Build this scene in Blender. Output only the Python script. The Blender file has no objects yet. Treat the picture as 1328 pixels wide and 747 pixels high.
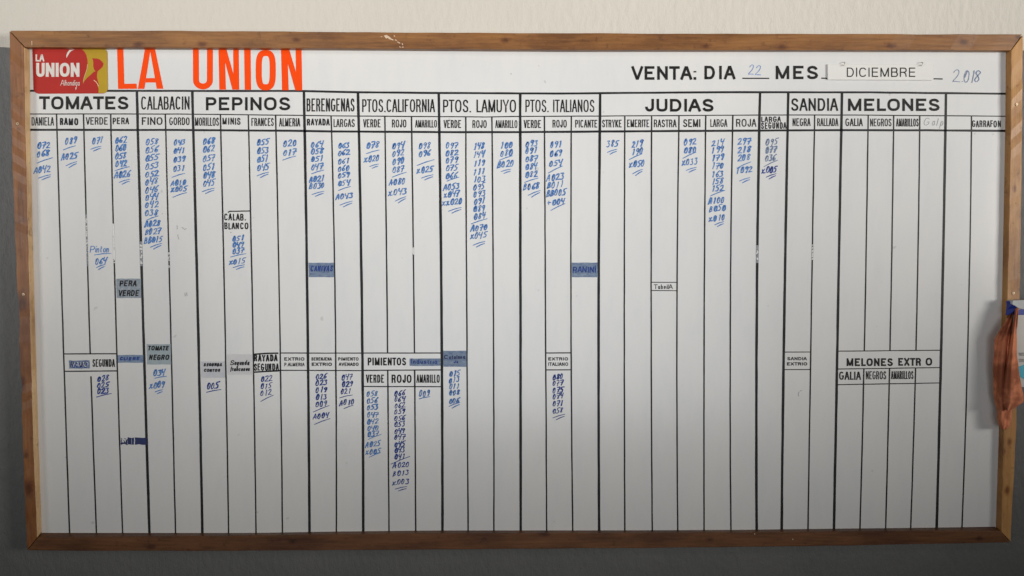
import bpy, bmesh, math, random
from mathutils import Vector, Matrix
random.seed(7)
S = bpy.context.scene
C = S.collection

# ------------------------------------------------------------------ camera
F_PX, CX, CY = 1033.0, 664.0, 373.5            # focal length and centre of the 1328 px wide photograph
PITCH, YAW, ROLL = -0.0423, -0.0171, 0.0017
CAM = Vector((-0.0742, -2.407, 0.1169))
def basis():
    cp, sp, cy, sy, cr, sr = (math.cos(PITCH), math.sin(PITCH), math.cos(YAW), math.sin(YAW), math.cos(ROLL), math.sin(ROLL))
    Rz = Matrix(((cy, -sy, 0), (sy, cy, 0), (0, 0, 1)))
    Rx = Matrix(((1, 0, 0), (0, cp, -sp), (0, sp, cp)))
    Ry = Matrix(((cr, 0, sr), (0, 1, 0), (-sr, 0, cr)))
    return Rz @ Rx @ Ry
B = basis()
cd = bpy.data.cameras.new('camera'); cam = bpy.data.objects.new('camera', cd); C.objects.link(cam)
cd.sensor_width = 36.0; cd.lens = 36.0 * F_PX / 1328.0; cd.clip_start = 0.05; cd.clip_end = 100
cr_, cf_, cu_ = B.col[0], B.col[1], B.col[2]
cam.matrix_world = Matrix(((cr_.x, cu_.x, -cf_.x, CAM.x), (cr_.y, cu_.y, -cf_.y, CAM.y), (cr_.z, cu_.z, -cf_.z, CAM.z), (0, 0, 0, 1)))
S.camera = cam

# ------------------------------------------------------------------ world and lamps (an indoor place lit through openings, with two added fills)
w = bpy.data.worlds.new('World'); S.world = w; w.use_nodes = True
bg = w.node_tree.nodes['Background']
bg.inputs['Color'].default_value = (1.0, 0.90, 0.80, 1); bg.inputs['Strength'].default_value = 0.010
def area(name, loc, target, sx, sz, power, col, spread):
    l = bpy.data.lights.new(name, 'AREA'); l.shape = 'RECTANGLE'; l.size = sx; l.size_y = sz
    l.energy = power; l.color = col; l.spread = math.radians(spread)
    o = bpy.data.objects.new(name, l); C.objects.link(o); o.location = loc
    d = Vector(target) - Vector(loc)
    o.rotation_euler = d.to_track_quat('-Z', 'Y').to_euler()
    return o
area('doorway_light', (4.9, -3.5, 0.75), (-0.5, 0, 1.65), 1.6, 1.6, 36.5, (1.0, 0.965, 0.915), 57)
area('window_light', (-0.2, -4.6, 0.25), (-0.2, 0, 1.0), 4.8, 3.1, 12.3, (0.93, 0.965, 1.0), 57)
area('side_window_light', (-5.8, -4.3, 0.5), (-1.0, 0, 1.35), 1.8, 1.8, 12.5, (1.0, 0.975, 0.93), 39)  # added fill for the left half; no window known there
area('high_window_light', (-2.6, -4.6, 3.1), (-0.3, 0, 1.0), 1.8, 1.0, 3.2, (1.0, 0.98, 0.95), 44)  # second added fill, from above; no such opening known
S.view_settings.view_transform = 'Standard'; S.view_settings.look = 'None'
S.view_settings.exposure = 0; S.view_settings.gamma = 1; S.view_settings.use_curve_mapping = False
S.cycles.max_bounces = 6

# ------------------------------------------------------------------ helpers
def P(u, v, dep=0.0):
    """photo point (u,v) -> the point of the plane y=-dep seen there (the board lies in y=0)"""
    d = B @ Vector(((u - CX) / F_PX, 1.0, -(v - CY) / F_PX))
    t = (-dep - CAM.y) / d.y
    return CAM + d * t
PX = 2.4 / F_PX                                   # metres of one photo pixel on the board

class MB:
    def __init__(s): s.v = []; s.f = []; s.m = []
    def add(s, vs, fs, mi=0):
        n = len(s.v); s.v += [Vector(p) for p in vs]; s.f += [[i + n for i in f] for f in fs]; s.m += [mi] * len(fs)
    def build(s, name, mats, parent=None, label=None, smooth=False, bevel=0, kind=None):
        me = bpy.data.meshes.new(name)
        if not isinstance(mats, (list, tuple)): mats = [mats]
        # origin at the middle of the piece
        lo = Vector([min(p[k] for p in s.v) for k in range(3)]); hi = Vector([max(p[k] for p in s.v) for k in range(3)])
        c = (lo + hi) / 2
        me.from_pydata([p - c for p in s.v], [], s.f)
        for m in mats: me.materials.append(m)
        for i, p in enumerate(me.polygons): p.material_index = s.m[i]; p.use_smooth = smooth
        me.validate()
        o = bpy.data.objects.new(name, me); C.objects.link(o); o.location = c
        if parent:
            o.parent = parent; o.location = c - world_loc(parent)
        if label: o['label'] = label
        if kind: o['kind'] = kind
        if bevel:
            b = o.modifiers.new('bevel', 'BEVEL'); b.width = bevel; b.segments = 3; b.limit_method = 'ANGLE'; b.angle_limit = math.radians(40)
        return o
def world_loc(o):
    l = o.location.copy()
    while o.parent: o = o.parent; l += o.location
    return l
def empty(name, loc, label, cat):
    o = bpy.data.objects.new(name, None); C.objects.link(o); o.location = loc; o.empty_display_size = .1
    o['label'] = label; o['category'] = cat
    return o

def ribbon(pts, t, closed=False, cap='butt', taper=None):
    """flat band in 2D: returns verts, faces"""
    q = [pts[0]]
    for p in pts[1:]:
        if math.hypot(p[0]-q[-1][0], p[1]-q[-1][1]) > 1e-4: q.append(p)
    if closed and math.hypot(q[0][0]-q[-1][0], q[0][1]-q[-1][1]) < 1e-4: q.pop()
    n = len(q)
    if n < 2: q.append((q[0][0] + .3, q[0][1])); n = 2
    h = t / 2; L = []; R = []
    for i in range(n):
        a = q[i-1] if (i > 0 or closed) else None
        c = q[(i+1) % n] if (i < n-1 or closed) else None
        b = q[i]
        def nr(p, r):
            dx, dy = r[0]-p[0], r[1]-p[1]; l = math.hypot(dx, dy) or 1e-9
            return (-dy/l, dx/l)
        if a is None: m = nr(b, c); k = 1
        elif c is None: m = nr(a, b); k = 1
        else:
            n1, n2 = nr(a, b), nr(b, c)
            mx, my = n1[0]+n2[0], n1[1]+n2[1]; l = math.hypot(mx, my)
            if l < 1e-3: m = n1; k = 1
            else:
                m = (mx/l, my/l); k = min(1/max(m[0]*n1[0]+m[1]*n1[1], .2), 1.7)
        hh = h * (taper[i] if taper else 1)
        L.append((b[0]+m[0]*hh*k, b[1]+m[1]*hh*k)); R.append((b[0]-m[0]*hh*k, b[1]-m[1]*hh*k))
    vs = L + R; fs = []
    for i in range(n if closed else n-1):
        j = (i+1) % n
        fs.append([i, j, n+j, n+i])
    if cap == 'round' and not closed:
        for end, s in ((0, 1), (n-1, -1)):
            b = q[end]; l0 = L[end]; ang = math.atan2(l0[1]-b[1], l0[0]-b[0]); r = math.hypot(l0[0]-b[0], l0[1]-b[1])
            k0 = len(vs)
            for k in range(1, 4): vs.append((b[0]+r*math.cos(ang+s*k*math.pi/4), b[1]+r*math.sin(ang+s*k*math.pi/4)))
            fs.append([end, k0, k0+1, k0+2, n+end])
    return vs, fs

class Ink:
    """collects flat strokes in photo pixels and lays them on the board plane"""
    def __init__(s, dep=0.0004): s.mb = MB(); s.k = 0; s.dep = dep
    def stroke(s, pts, t, closed=False, cap='butt', mi=0, taper=None):
        vs, fs = ribbon(pts, t, closed, cap, taper)
        d = s.dep + (s.k % 12) * 0.00003; s.k += 1
        s.mb.add([P(x, y, d) for x, y in vs], fs, mi)
    def poly(s, pts, mi=0):
        d = s.dep + (s.k % 12) * 0.00003; s.k += 1
        s.mb.add([P(x, y, d) for x, y in pts], [list(range(len(pts)))], mi)

def arc(cx, cy, rx, ry, a0, a1, n=9):
    return [(cx + rx*math.cos(math.radians(a0+(a1-a0)*i/n)), cy + ry*math.sin(math.radians(a0+(a1-a0)*i/n))) for i in range(n+1)]
def sup(cx, cy, rx, ry, a0, a1, n=20, e=2.5):
    r = []
    for i in range(n+1):
        a = math.radians(a0+(a1-a0)*i/n); c, s_ = math.cos(a), math.sin(a)
        r.append((cx + rx*math.copysign(abs(c)**(2/e), c), cy + ry*math.copysign(abs(s_)**(2/e), s_)))
    return r
O_ = sup(.5, .5, .5, .5, 0, 342, 19)
S_ = [(.96,.76),(.9,.88),(.74,.97),(.5,1),(.26,.97),(.1,.88),(.05,.74),(.12,.61),(.3,.54),(.55,.48),(.8,.42),(.95,.32),(1,.22),(.92,.09),(.74,.02),(.5,0),(.24,.02),(.07,.1),(0,.24)]
# print capitals: (width, strokes), y up, centre lines of the strokes in a unit box; 'c' = closed
G = {
 'A': (.95, [[(0,0),(.44,1),(.56,1),(1,0)], [(.16,.34),(.84,.34)]]),
 'B': (.85, [[(0,0),(0,1),(.62,1)]+arc(.62,.76,.3,.24,80,-80,6)+[(.62,.52),(.02,.52)], [(.02,0),(.62,0)]+arc(.66,.26,.34,.26,-80,80,6)+[(.62,.52)]]),
 'C': (.92, [sup(.5,.5,.5,.5,38,322,20)]),
 'D': (.88, [[(0,0),(0,1),(.5,1)]+arc(.5,.5,.5,.5,80,-80,10)+[(.5,0),(.02,0)]]),
 'E': (.8, [[(1,1),(0,1),(0,0),(1,0)], [(.03,.52),(.92,.52)]]),
 'F': (.75, [[(1,1),(0,1),(0,0)], [(.03,.52),(.86,.52)]]),
 'G': (.95, [sup(.5,.5,.5,.5,42,340,20)+[(1,.46),(.56,.46)]]),
 'H': (.85, [[(0,0),(0,1)], [(1,0),(1,1)], [(.03,.52),(.97,.52)]]),
 'I': (0, [[(.5,0),(.5,1)]]),
 'J': (.68, [[(1,1),(1,.28)]+arc(.5,.28,.5,.28,0,-180,8)+[(0,.36)]]),
 'K': (.88, [[(0,0),(0,1)], [(.98,1),(.03,.36)], [(.32,.56),(1,0)]]),
 'L': (.7, [[(0,1),(0,0),(1,0)]]),
 'M': (1.05, [[(0,0),(0,1)], [(1,0),(1,1)], [(.03,.96),(.46,.04),(.54,.04),(.97,.96)]]),
 'N': (.86, [[(0,0),(0,1)], [(1,0),(1,1)], [(.03,.97),(.97,.03)]]),
 'O': (.98, [O_]),
 'P': (.82, [[(0,0),(0,1),(.6,1)]+arc(.6,.73,.4,.27,80,-80,8)+[(.6,.46),(.03,.46)]]),
 'R': (.88, [[(0,0),(0,1),(.6,1)]+arc(.6,.75,.36,.25,80,-80,8)+[(.6,.5),(.03,.5)], [(.58,.48),(.86,.32),(.94,0)]]),
 'S': (.86, [S_]),
 'T': (.85, [[(0,1),(1,1)], [(.5,0),(.5,.97)]]),
 'U': (.84, [[(0,1),(0,.3)]+sup(.5,.3,.5,.3,180,360,10)+[(1,.3),(1,1)]]),
 'V': (.95, [[(0,1),(.45,0),(.55,0),(1,1)]]),
 'X': (.9, [[(0,0),(1,1)], [(0,1),(1,0)]]),
 'Y': (.95, [[(0,1),(.5,.42),(1,1)], [(.5,0),(.5,.42)]]),
 'Z': (.8, [[(0,1),(1,1),(0,0),(1,0)]]),
 'Q': (.98, [O_, [(.6,.3),(1,-.04)]]),
 '.': (0, [[(.5,0),(.5,.06)]]), ':': (0, [[(.5,0),(.5,.13)], [(.5,.55),(.5,.68)]]),
 # small letters
 'a': (.5, [sup(.45,.3,.42,.3,0,345,12), [(.9,.6),(.9,.05),(1,0)]]),
 'b': (.5, [[(.05,1),(.05,0)], sup(.5,.3,.42,.3,0,345,12)]),
 'c': (.45, [sup(.5,.3,.48,.3,45,315,10)]),
 'd': (.5, [sup(.45,.3,.42,.3,0,345,12), [(.92,1),(.92,0)]]),
 'e': (.5, [[(.05,.32),(.95,.32)]+sup(.5,.3,.45,.3,15,320,12)]),
 'f': (.35, [[(1,.95),(.6,1),(.45,.8),(.4,-.25)], [(.05,.6),(.9,.6)]]),
 'g': (.5, [sup(.45,.3,.42,.3,0,345,12), [(.9,.6),(.9,-.15),(.6,-.36),(.3,-.42),(.2,-.6),(.45,-.78),(.8,-.6),(.7,-.35)]]),
 'h': (.5, [[(.05,1),(.05,0)], [(.08,.4),(.4,.6),(.8,.55),(.9,.35),(.92,0)]]),
 'i': (.1, [[(.5,.6),(.5,0)], [(.5,.86),(.5,.95)]]),
 'l': (.1, [[(.4,1),(.4,.1),(.7,0)]]),
 'n': (.5, [[(.05,.6),(.05,0)], [(.08,.4),(.4,.6),(.8,.55),(.9,.35),(.92,0)]]),
 'o': (.5, [sup(.5,.3,.48,.3,0,345,12)]),
 'p': (.5, [[(.05,.6),(.05,-.4)], sup(.5,.3,.42,.3,0,345,12)]),
 'r': (.35, [[(.1,.6),(.1,0)], [(.12,.35),(.5,.58),(.95,.56)]]),
 's': (.42, [[(x, y*.6) for x, y in S_]]),
 't': (.35, [[(.45,.9),(.45,.1),(.8,0)], [(.05,.62),(.9,.62)]]),
 'u': (.5, [[(.05,.6),(.05,.2),(.3,0),(.7,.05),(.9,.25)], [(.93,.6),(.93,0)]]),
 'y': (.5, [[(.05,.6),(.45,.05)], [(.95,.6),(.2,-.4)]]),
}
CLOSED = {'O': {0}, 'Q': {0}, 'o': {0}, 'a': {0}, 'b': {1}, 'p': {1}, 'd': {0}, 'g': {0}}
def lay_text(ink, txt, x0, x1, y0, y1, t, gap=.19, cap='butt', jit=0.0, slant=0.0, rise=0.0, mi=0, space=.42):
    """fits txt in the ink box x0..x1, y0 (top)..y1 (bottom), photo pixels"""
    H = y1 - y0 - t
    tot = 0; fixed = 0; items = []
    for i, ch in enumerate(txt):
        if ch == ' ': items.append(('#space', space)); tot += space; continue
        wd = G[ch][0]
        if wd == 0: fixed += t
        else: tot += wd
        items.append((ch, wd))
        if i < len(txt)-1 and txt[i+1] != ' ':
            g = gap
            if ch in 'AVTYLP' and txt[i+1] in 'AVTYJ': g *= .3
            elif ch in 'AVTYL' or txt[i+1] in 'AVTY': g *= .6
            elif ch in 'IMNHDE' and txt[i+1] in 'IMNHEBDPRL': g *= 1.15
            items.append(('#gap', g)); tot += g
    k = (x1 - x0 - fixed) / max(tot, 1e-6); x = x0
    for ch, wd in items:
        if ch[0] == '#': x += wd * k; continue
        W = t if wd == 0 else wd * k
        iw = max(W - t, 0)
        dj = (random.uniform(-jit, jit), random.uniform(-jit, jit))
        for si, st in enumerate(G[ch][1]):
            pts = []
            for (a, b) in st:
                px = x + t/2 + a*iw + dj[0] + random.uniform(-jit, jit)*.4
                py = y1 - t/2 - b*H + dj[1] + random.uniform(-jit, jit)*.4
                px += slant * (y1 - py); py -= rise * (px - x0)
                pts.append((px, py))
            if cap == 'butt' and si not in CLOSED.get(ch, ()):
                # stem ends reach the edge of the ink box
                for e, nb in ((0, 1), (-1, -2)):
                    a = st[e]; b2 = st[nb]
                    if a[1] in (0, 1) and abs(b2[1]-a[1]) > .02:
                        dx, dy = pts[e][0]-pts[nb][0], pts[e][1]-pts[nb][1]; l = math.hypot(dx, dy)
                        pts[e] = (pts[e][0]+dx/l*t/2, pts[e][1]+dy/l*t/2)
                    elif a[0] in (0, 1) and abs(b2[0]-a[0]) > .02 and abs(b2[1]-a[1]) < .01 and wd:
                        pts[e] = (pts[e][0]+math.copysign(t/2, pts[e][0]-pts[nb][0]), pts[e][1])
            ink.stroke(pts, t, si in CLOSED.get(ch, ()), cap, mi)
        x += W

# ------------------------------------------------------------------ materials
def mat(name, col, rough=.5, spec=.5):
    m = bpy.data.materials.new(name); m.use_nodes = True
    b = m.node_tree.nodes['Principled BSDF']
    b.inputs['Base Color'].default_value = (*col, 1); b.inputs['Roughness'].default_value = rough
    b.inputs['Specular IOR Level'].default_value = spec
    return m
def N(m, t, **kw):
    n = m.node_tree.nodes.new(t)
    for k, v in kw.items():
        if k in n.inputs: n.inputs[k].default_value = v
        else: setattr(n, k, v)
    return n
def L(m, a, b): m.node_tree.links.new(a, b)
def pos(m, scale):
    g = N(m, 'ShaderNodeNewGeometry'); v = N(m, 'ShaderNodeVectorMath', operation='MULTIPLY')
    v.inputs[1].default_value = scale; L(m, g.outputs['Position'], v.inputs[0]); return v.outputs[0]
def noise(m, scale, vec=(1,1,1), detail=4, rough=.55):
    n = N(m, 'ShaderNodeTexNoise'); n.inputs['Scale'].default_value = scale; n.inputs['Detail'].default_value = detail
    n.inputs['Roughness'].default_value = rough
    L(m, pos(m, vec), n.inputs['Vector']); return n.outputs['Fac']
def ramp(m, fac, stops):
    r = N(m, 'ShaderNodeValToRGB'); e = r.color_ramp.elements
    while len(e) < len(stops): e.new(.5)
    for i, (p, c) in enumerate(stops): e[i].position = p; e[i].color = (*c, 1) if len(c) == 3 else c
    L(m, fac, r.inputs[0]); return r.outputs['Color']
def mix(m, fac, a, b, mode='MIX'):
    n = N(m, 'ShaderNodeMix', data_type='RGBA', blend_type=mode)
    for s, v in ((0, fac), (6, a), (7, b)):
        if hasattr(v, 'links'): L(m, v, n.inputs[s])
        elif s == 0: n.inputs[0].default_value = v
        else: n.inputs[s].default_value = (*v, 1)
    return n.outputs[2]
def math_(m, op, a, b=0.0):
    n = N(m, 'ShaderNodeMath', operation=op)
    for i, v in enumerate((a, b)):
        if hasattr(v, 'links'): L(m, v, n.inputs[i])
        else: n.inputs[i].default_value = v
    return n.outputs[0]
def bsdf(m): return m.node_tree.nodes['Principled BSDF']
def bump(m, h, strength, dist):
    b = N(m, 'ShaderNodeBump'); b.inputs['Strength'].default_value = strength; b.inputs['Distance'].default_value = dist
    L(m, h, b.inputs['Height']); L(m, b.outputs[0], bsdf(m).inputs['Normal'])

def rr(m, fac, lo, hi):
    n = N(m, 'ShaderNodeMapRange'); n.inputs['To Min'].default_value = lo; n.inputs['To Max'].default_value = hi
    L(m, fac, n.inputs['Value']); return n.outputs[0]

M_cream = mat('cream_plaster', (.64, .585, .49), .85, .3)
c = mix(M_cream, rr(M_cream, noise(M_cream, 3, detail=3), 0, 1), (.63, .595, .53), (.68, .64, .57)); L(M_cream, c, bsdf(M_cream).inputs['Base Color'])
h = math_(M_cream, 'ADD', noise(M_cream, 55, (1, 1, .45), 3, .5), math_(M_cream, 'MULTIPLY', noise(M_cream, 260, detail=2), .25))
bump(M_cream, h, .5, .007)
M_dado = mat('grey_gloss_paint', (.15, .148, .14), .55, .4)
c = mix(M_dado, noise(M_dado, 5, detail=5), (.122, .124, .124), (.172, .170, .164)); L(M_dado, c, bsdf(M_dado).inputs['Base Color'])
h = math_(M_dado, 'ADD', noise(M_dado, 60, (1, 1, .5), 3), math_(M_dado, 'MULTIPLY', noise(M_dado, 300, detail=2), .3))
bump(M_dado, h, .6, .006)

M_panel = mat('whiteboard_enamel', (.75, .735, .70), .2, .85)
smear = ramp(M_panel, noise(M_panel, 2.2, (1, 1, .5), 6, .6), [(.42, (.80, .79, .77)), (.62, (.765, .762, .755))])
streak = ramp(M_panel, noise(M_panel, 7, (3, 1, .8), 5, .65), [(.46, (1, 1, 1)), (.8, (.94, .955, .975))])
spots = ramp(M_panel, noise(M_panel, 34, detail=1), [(.0, (1, 1, 1)), (.755, (1, 1, 1)), (.80, (.82, .82, .82))])
ghost = ramp(M_panel, noise(M_panel, 26, (1.6, 1, 1), 5, .75), [(.60, (1, 1, 1)), (.72, (.95, .96, .975))])
L(M_panel, mix(M_panel, 1, mix(M_panel, 1, mix(M_panel, 1, smear, streak, 'MULTIPLY'), ghost, 'MULTIPLY'), spots, 'MULTIPLY'), bsdf(M_panel).inputs['Base Color'])
L(M_panel, rr(M_panel, noise(M_panel, 3, (1, 1, .6), 3), .15, .24), bsdf(M_panel).inputs['Roughness'])
bump(M_panel, noise(M_panel, 1.4, detail=1), .25, .01)

def ink_mat(name, col, col2, rough, sc=60):
    m = mat(name, col, rough)
    c = ramp(m, noise(m, sc, detail=4), [(.35, col), (.72, col2)]); L(m, c, bsdf(m).inputs['Base Color'])
    return m
M_tape = ink_mat('black_vinyl', (.008, .008, .010), (.02, .02, .022), .45, 30)
bsdf(M_tape).inputs['Specular IOR Level'].default_value = .3
M_print = ink_mat('black_print', (.008, .0075, .0075), (.02, .019, .018), .55, 40)
bsdf(M_print).inputs['Specular IOR Level'].default_value = .25
M_marker = ink_mat('black_marker', (.012, .012, .013), (.03, .03, .033), .6, 120); bsdf(M_marker).inputs['Specular IOR Level'].default_value = .25
M_orange = mat('orange_vinyl', (.98, .072, .0), .6, .15)
M_blue = ink_mat('blue_marker_ink', (.04, .15, .47), (.17, .35, .66), .6, 150); bsdf(M_blue).inputs['Specular IOR Level'].default_value = .25
M_dblue = ink_mat('dark_blue_marker_ink', (.012, .03, .20), (.05, .12, .42), .6, 150); bsdf(M_dblue).inputs['Specular IOR Level'].default_value = .25
M_grey_pen = ink_mat('faded_pen', (.22, .22, .24), (.5, .5, .5), .5, 200)
M_bluegrey = ink_mat('blue_grey_pen', (.10, .16, .30), (.25, .32, .45), .5, 200)
M_worn = ink_mat('worn_white', (.74, .74, .73), (.66, .67, .68), .3, 300)  # painted glints on the ruled lines, also worn spots on label strips
M_glint = mat('bare_white_gloss', (.86, .86, .85), .15, .8)  # bright glint of light painted on a ruled line
M_wornmid = ink_mat('scuffed_vinyl', (.10, .11, .13), (.55, .57, .60), .25, 420)  # dimmer painted glint, mottled with the vinyl black
M_red = ink_mat('sticker_red', (.47, .025, .018), (.42, .022, .016), .55, 12); bsdf(M_red).inputs['Specular IOR Level'].default_value = .2
M_yellow = ink_mat('sticker_yellow', (.50, .33, .02), (.43, .27, .02), .55, 12); bsdf(M_yellow).inputs['Specular IOR Level'].default_value = .2
M_swhite = ink_mat('sticker_white', (.74, .70, .64), (.68, .64, .58), .4, 40)
M_cream_ink = mat('sticker_cream', (.75, .55, .30), .4)
M_screw = mat('zinc_screw', (.62, .50, .33), .32); bsdf(M_screw).inputs['Metallic'].default_value = .75
M_hole = mat('screw_socket', (.02, .014, .01), .8)
M_hook = mat('steel_hook', (.45, .42, .36), .35); bsdf(M_hook).inputs['Metallic'].default_value = .85
M_plate = mat('plate_plastic', (.76, .745, .71), .16, .5)
L(M_plate, mix(M_plate, noise(M_plate, 25, (.5, 1, 2), 3), (.84, .83, .80), (.78, .765, .73)), bsdf(M_plate).inputs['Base Color'])
bump(M_plate, noise(M_plate, 14, (.6, 1, 1.5), 2), .3, .003)

def film(name, c1, c2, sc=90, vec=(1, 1, 1)):
    m = mat(name, c1, .4)
    c = ramp(m, noise(m, sc, vec, 6, .7), [(.3, c1), (.68, c2)]); L(m, c, bsdf(m).inputs['Base Color']); return m
M_f_grey = film('blue_grey_film', (.17, .22, .28), (.36, .40, .44))
M_f_green = film('grey_green_film', (.29, .36, .41), (.38, .44, .46))
M_f_blue = film('blue_film', (.07, .12, .27), (.27, .35, .46), 75, (.7, 1, 1.3))
M_f_smear = film('smeared_blue_film', (.03, .06, .18), (.22, .30, .42), 70, (1.6, 1, .6))
M_f_dark = film('navy_film', (.008, .014, .085), (.02, .035, .15), 70)
M_f_pale = film('pale_lilac_film', (.54, .56, .62), (.66, .66, .68), 40)
M_f_pale2 = film('near_white_film', (.64, .64, .66), (.71, .70, .70), 40)
M_f_white = film('white_paper_film', (.74, .73, .70), (.70, .69, .67), 40)

def wood(name, horizontal, dark, light, knots):
    m = mat(name, light, .42, .45)
    v = (1.0, 6, 16) if horizontal else (16, 6, 1.0)
    v2 = (.8, 1, 2.2) if horizontal else (2.2, 1, .8)
    warp = noise(m, 3.0, (1, 1, 1), 2)
    g1 = noise(m, 3.2, v, 8, .72)
    g2 = noise(m, 13, v, 3, .6)
    f = math_(m, 'ADD', math_(m, 'MULTIPLY', g1, .65), math_(m, 'MULTIPLY', g2, .35))
    c = ramp(m, f, [(.38, dark), (.5, tuple((a+b)/2 for a, b in zip(dark, light))), (.64, light)])
    blot = ramp(m, noise(m, 4.3, v2, 6, .68), [(.36, (.58, .47, .38)), (.5, (.95, .9, .85)), (.68, (1.16, 1.16, 1.1))])
    c = mix(m, .9, c, blot, 'MULTIPLY')
    grime = ramp(m, noise(m, 38, (1, 1, 1), 5, .7), [(.30, (.45, .38, .34)), (.42, (1, 1, 1))])
    c = mix(m, .7, c, grime, 'MULTIPLY')
    if knots:
        geo = N(m, 'ShaderNodeNewGeometry')
        dist = None
        wob = math_(m, 'MULTIPLY', noise(m, 40, detail=3), .010)
        for (u, vv, r) in knots:
            p = P(u, vv, .022)
            sb = N(m, 'ShaderNodeVectorMath', operation='SUBTRACT'); sb.inputs[1].default_value = p; L(m, geo.outputs['Position'], sb.inputs[0])
            ml = N(m, 'ShaderNodeVectorMath', operation='MULTIPLY'); ml.inputs[1].default_value = ((.55/r, 0, 1/r) if horizontal else (1/r, 0, .55/r)); L(m, sb.outputs[0], ml.inputs[0])
            ln = N(m, 'ShaderNodeVectorMath', operation='LENGTH'); L(m, ml.outputs[0], ln.inputs[0])
            dist = ln.outputs['Value'] if dist is None else math_(m, 'MINIMUM', dist, ln.outputs['Value'])
        dist = math_(m, 'ADD', dist, math_(m, 'MULTIPLY', math_(m, 'SUBTRACT', noise(m, 55, detail=3), .5), .9))
        k = ramp(m, dist, [(.0, (.30, .20, .15)), (.30, (.42, .30, .24)), (.55, (.70, .58, .50)), (1.0, (1, 1, 1))])
        c = mix(m, .9, c, k, 'MULTIPLY')
    fl = ramp(m, noise(m, 210, (1, 1, 1), 2), [(.74, (0, 0, 0)), (.80, (1, 1, 1))])
    c = mix(m, math_(m, 'MULTIPLY', fl, .5), c, (.45, .26, .12))
    L(m, c, bsdf(m).inputs['Base Color'])
    L(m, rr(m, g1, .3, .55), bsdf(m).inputs['Roughness'])
    bump(m, math_(m, 'ADD', f, math_(m, 'MULTIPLY', warp, .5)), .35, .0025)
    return m
M_w_top = wood('pine_top', True, (.18, .072, .018), (.33, .148, .040), [(180, 58, .012), (262, 57, .012), (655, 52, .011), (384, 52, .01), (915, 60, .012), (1014, 61, .014), (1156, 59, .012), (1249, 54, .012), (1321, 48, .008)])
M_w_left = wood('pine_left', False, (.18, .063, .016), (.33, .135, .037), [(29, 392, .022), (28, 497, .018), (38, 632, .020), (34, 590, .010)])
M_w_bare = wood('pine_worn_pale', False, (.52, .32, .14), (.72, .52, .30), [])  # pale inner face: bare wood plus side light put into the colour
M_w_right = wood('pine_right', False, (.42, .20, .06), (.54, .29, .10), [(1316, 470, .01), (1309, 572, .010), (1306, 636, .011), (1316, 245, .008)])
M_w_bot = wood('pine_bottom', True, (.10, .038, .013), (.19, .078, .027), [(195, 709, .012), (706, 692, .014), (380, 702, .010), (1270, 699, .010), (920, 700, .009)])  # wood darkened: part of the shade is in this colour

# ------------------------------------------------------------------ wall
WY = 0.031                                        # the wall stands this far behind the board face
def sheet(x0, x1, z0, z1, y, name, m, nx, nz, kind='structure'):
    mb = MB(); vs = []; fs = []
    for j in range(nz+1):
        for i in range(nx+1):
            x = x0+(x1-x0)*i/nx; z = z0+(z1-z0)*j/nz
            vs.append((x, y, z))
    for j in range(nz):
        for i in range(nx): a = j*(nx+1)+i; fs.append([a, a+1, a+nx+2, a+nx+1])
    mb.add(vs, fs); return mb.build(name, m, kind=kind)
zd = P(5, 62, -WY).z
sheet(-4.2, 4.2, -1.75, 2.2, WY, 'wall', M_cream, 4, 4)
# the grey painted lower part: a coat 3 mm proud with a slightly uneven upper edge
mb = MB(); n = 160; top = []
for i in range(n+1):
    x = -4.2 + 8.4*i/n; top.append((x, zd + .0016*math.sin(i*1.3) + random.uniform(-.0008, .0008)))
vs = [(x, WY-.003, z) for x, z in top] + [(x, WY-.003, -1.75) for x, z in top] + [(x, WY, z+.001) for x, z in top]
fs = [[i, n+1+i, n+2+i, i+1] for i in range(n)] + [[i, i+1, 2*n+3+i, 2*n+2+i] for i in range(n)]
mb.add(vs, fs); mb.build('wall_dado', M_dado, kind='structure')

# ------------------------------------------------------------------ the whiteboard
board = empty('whiteboard', P(672, 690, 0), 'white vegetable price board in a wooden frame with black ruled columns and blue figures', 'whiteboard')
def interp(tab, x):
    if x <= tab[0][0]: a, b = tab[0], tab[1]
    elif x >= tab[-1][0]: a, b = tab[-2], tab[-1]
    else:
        for a, b in zip(tab, tab[1:]):
            if a[0] <= x <= b[0]: break
    return a[1] + (b[1]-a[1])*(x-a[0])/(b[0]-a[0])
# panel
mb = MB()
c4 = [P(28, 55), P(1313, 58), P(1301, 693), P(44, 700)]
bk = [p + Vector((0, .012, 0)) for p in c4]
mb.add(c4+bk, [[0, 3, 2, 1], [4, 5, 6, 7], [0, 1, 5, 4], [1, 2, 6, 5], [2, 3, 7, 6], [3, 0, 4, 7]])
mb.build('panel', M_panel, board)

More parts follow.
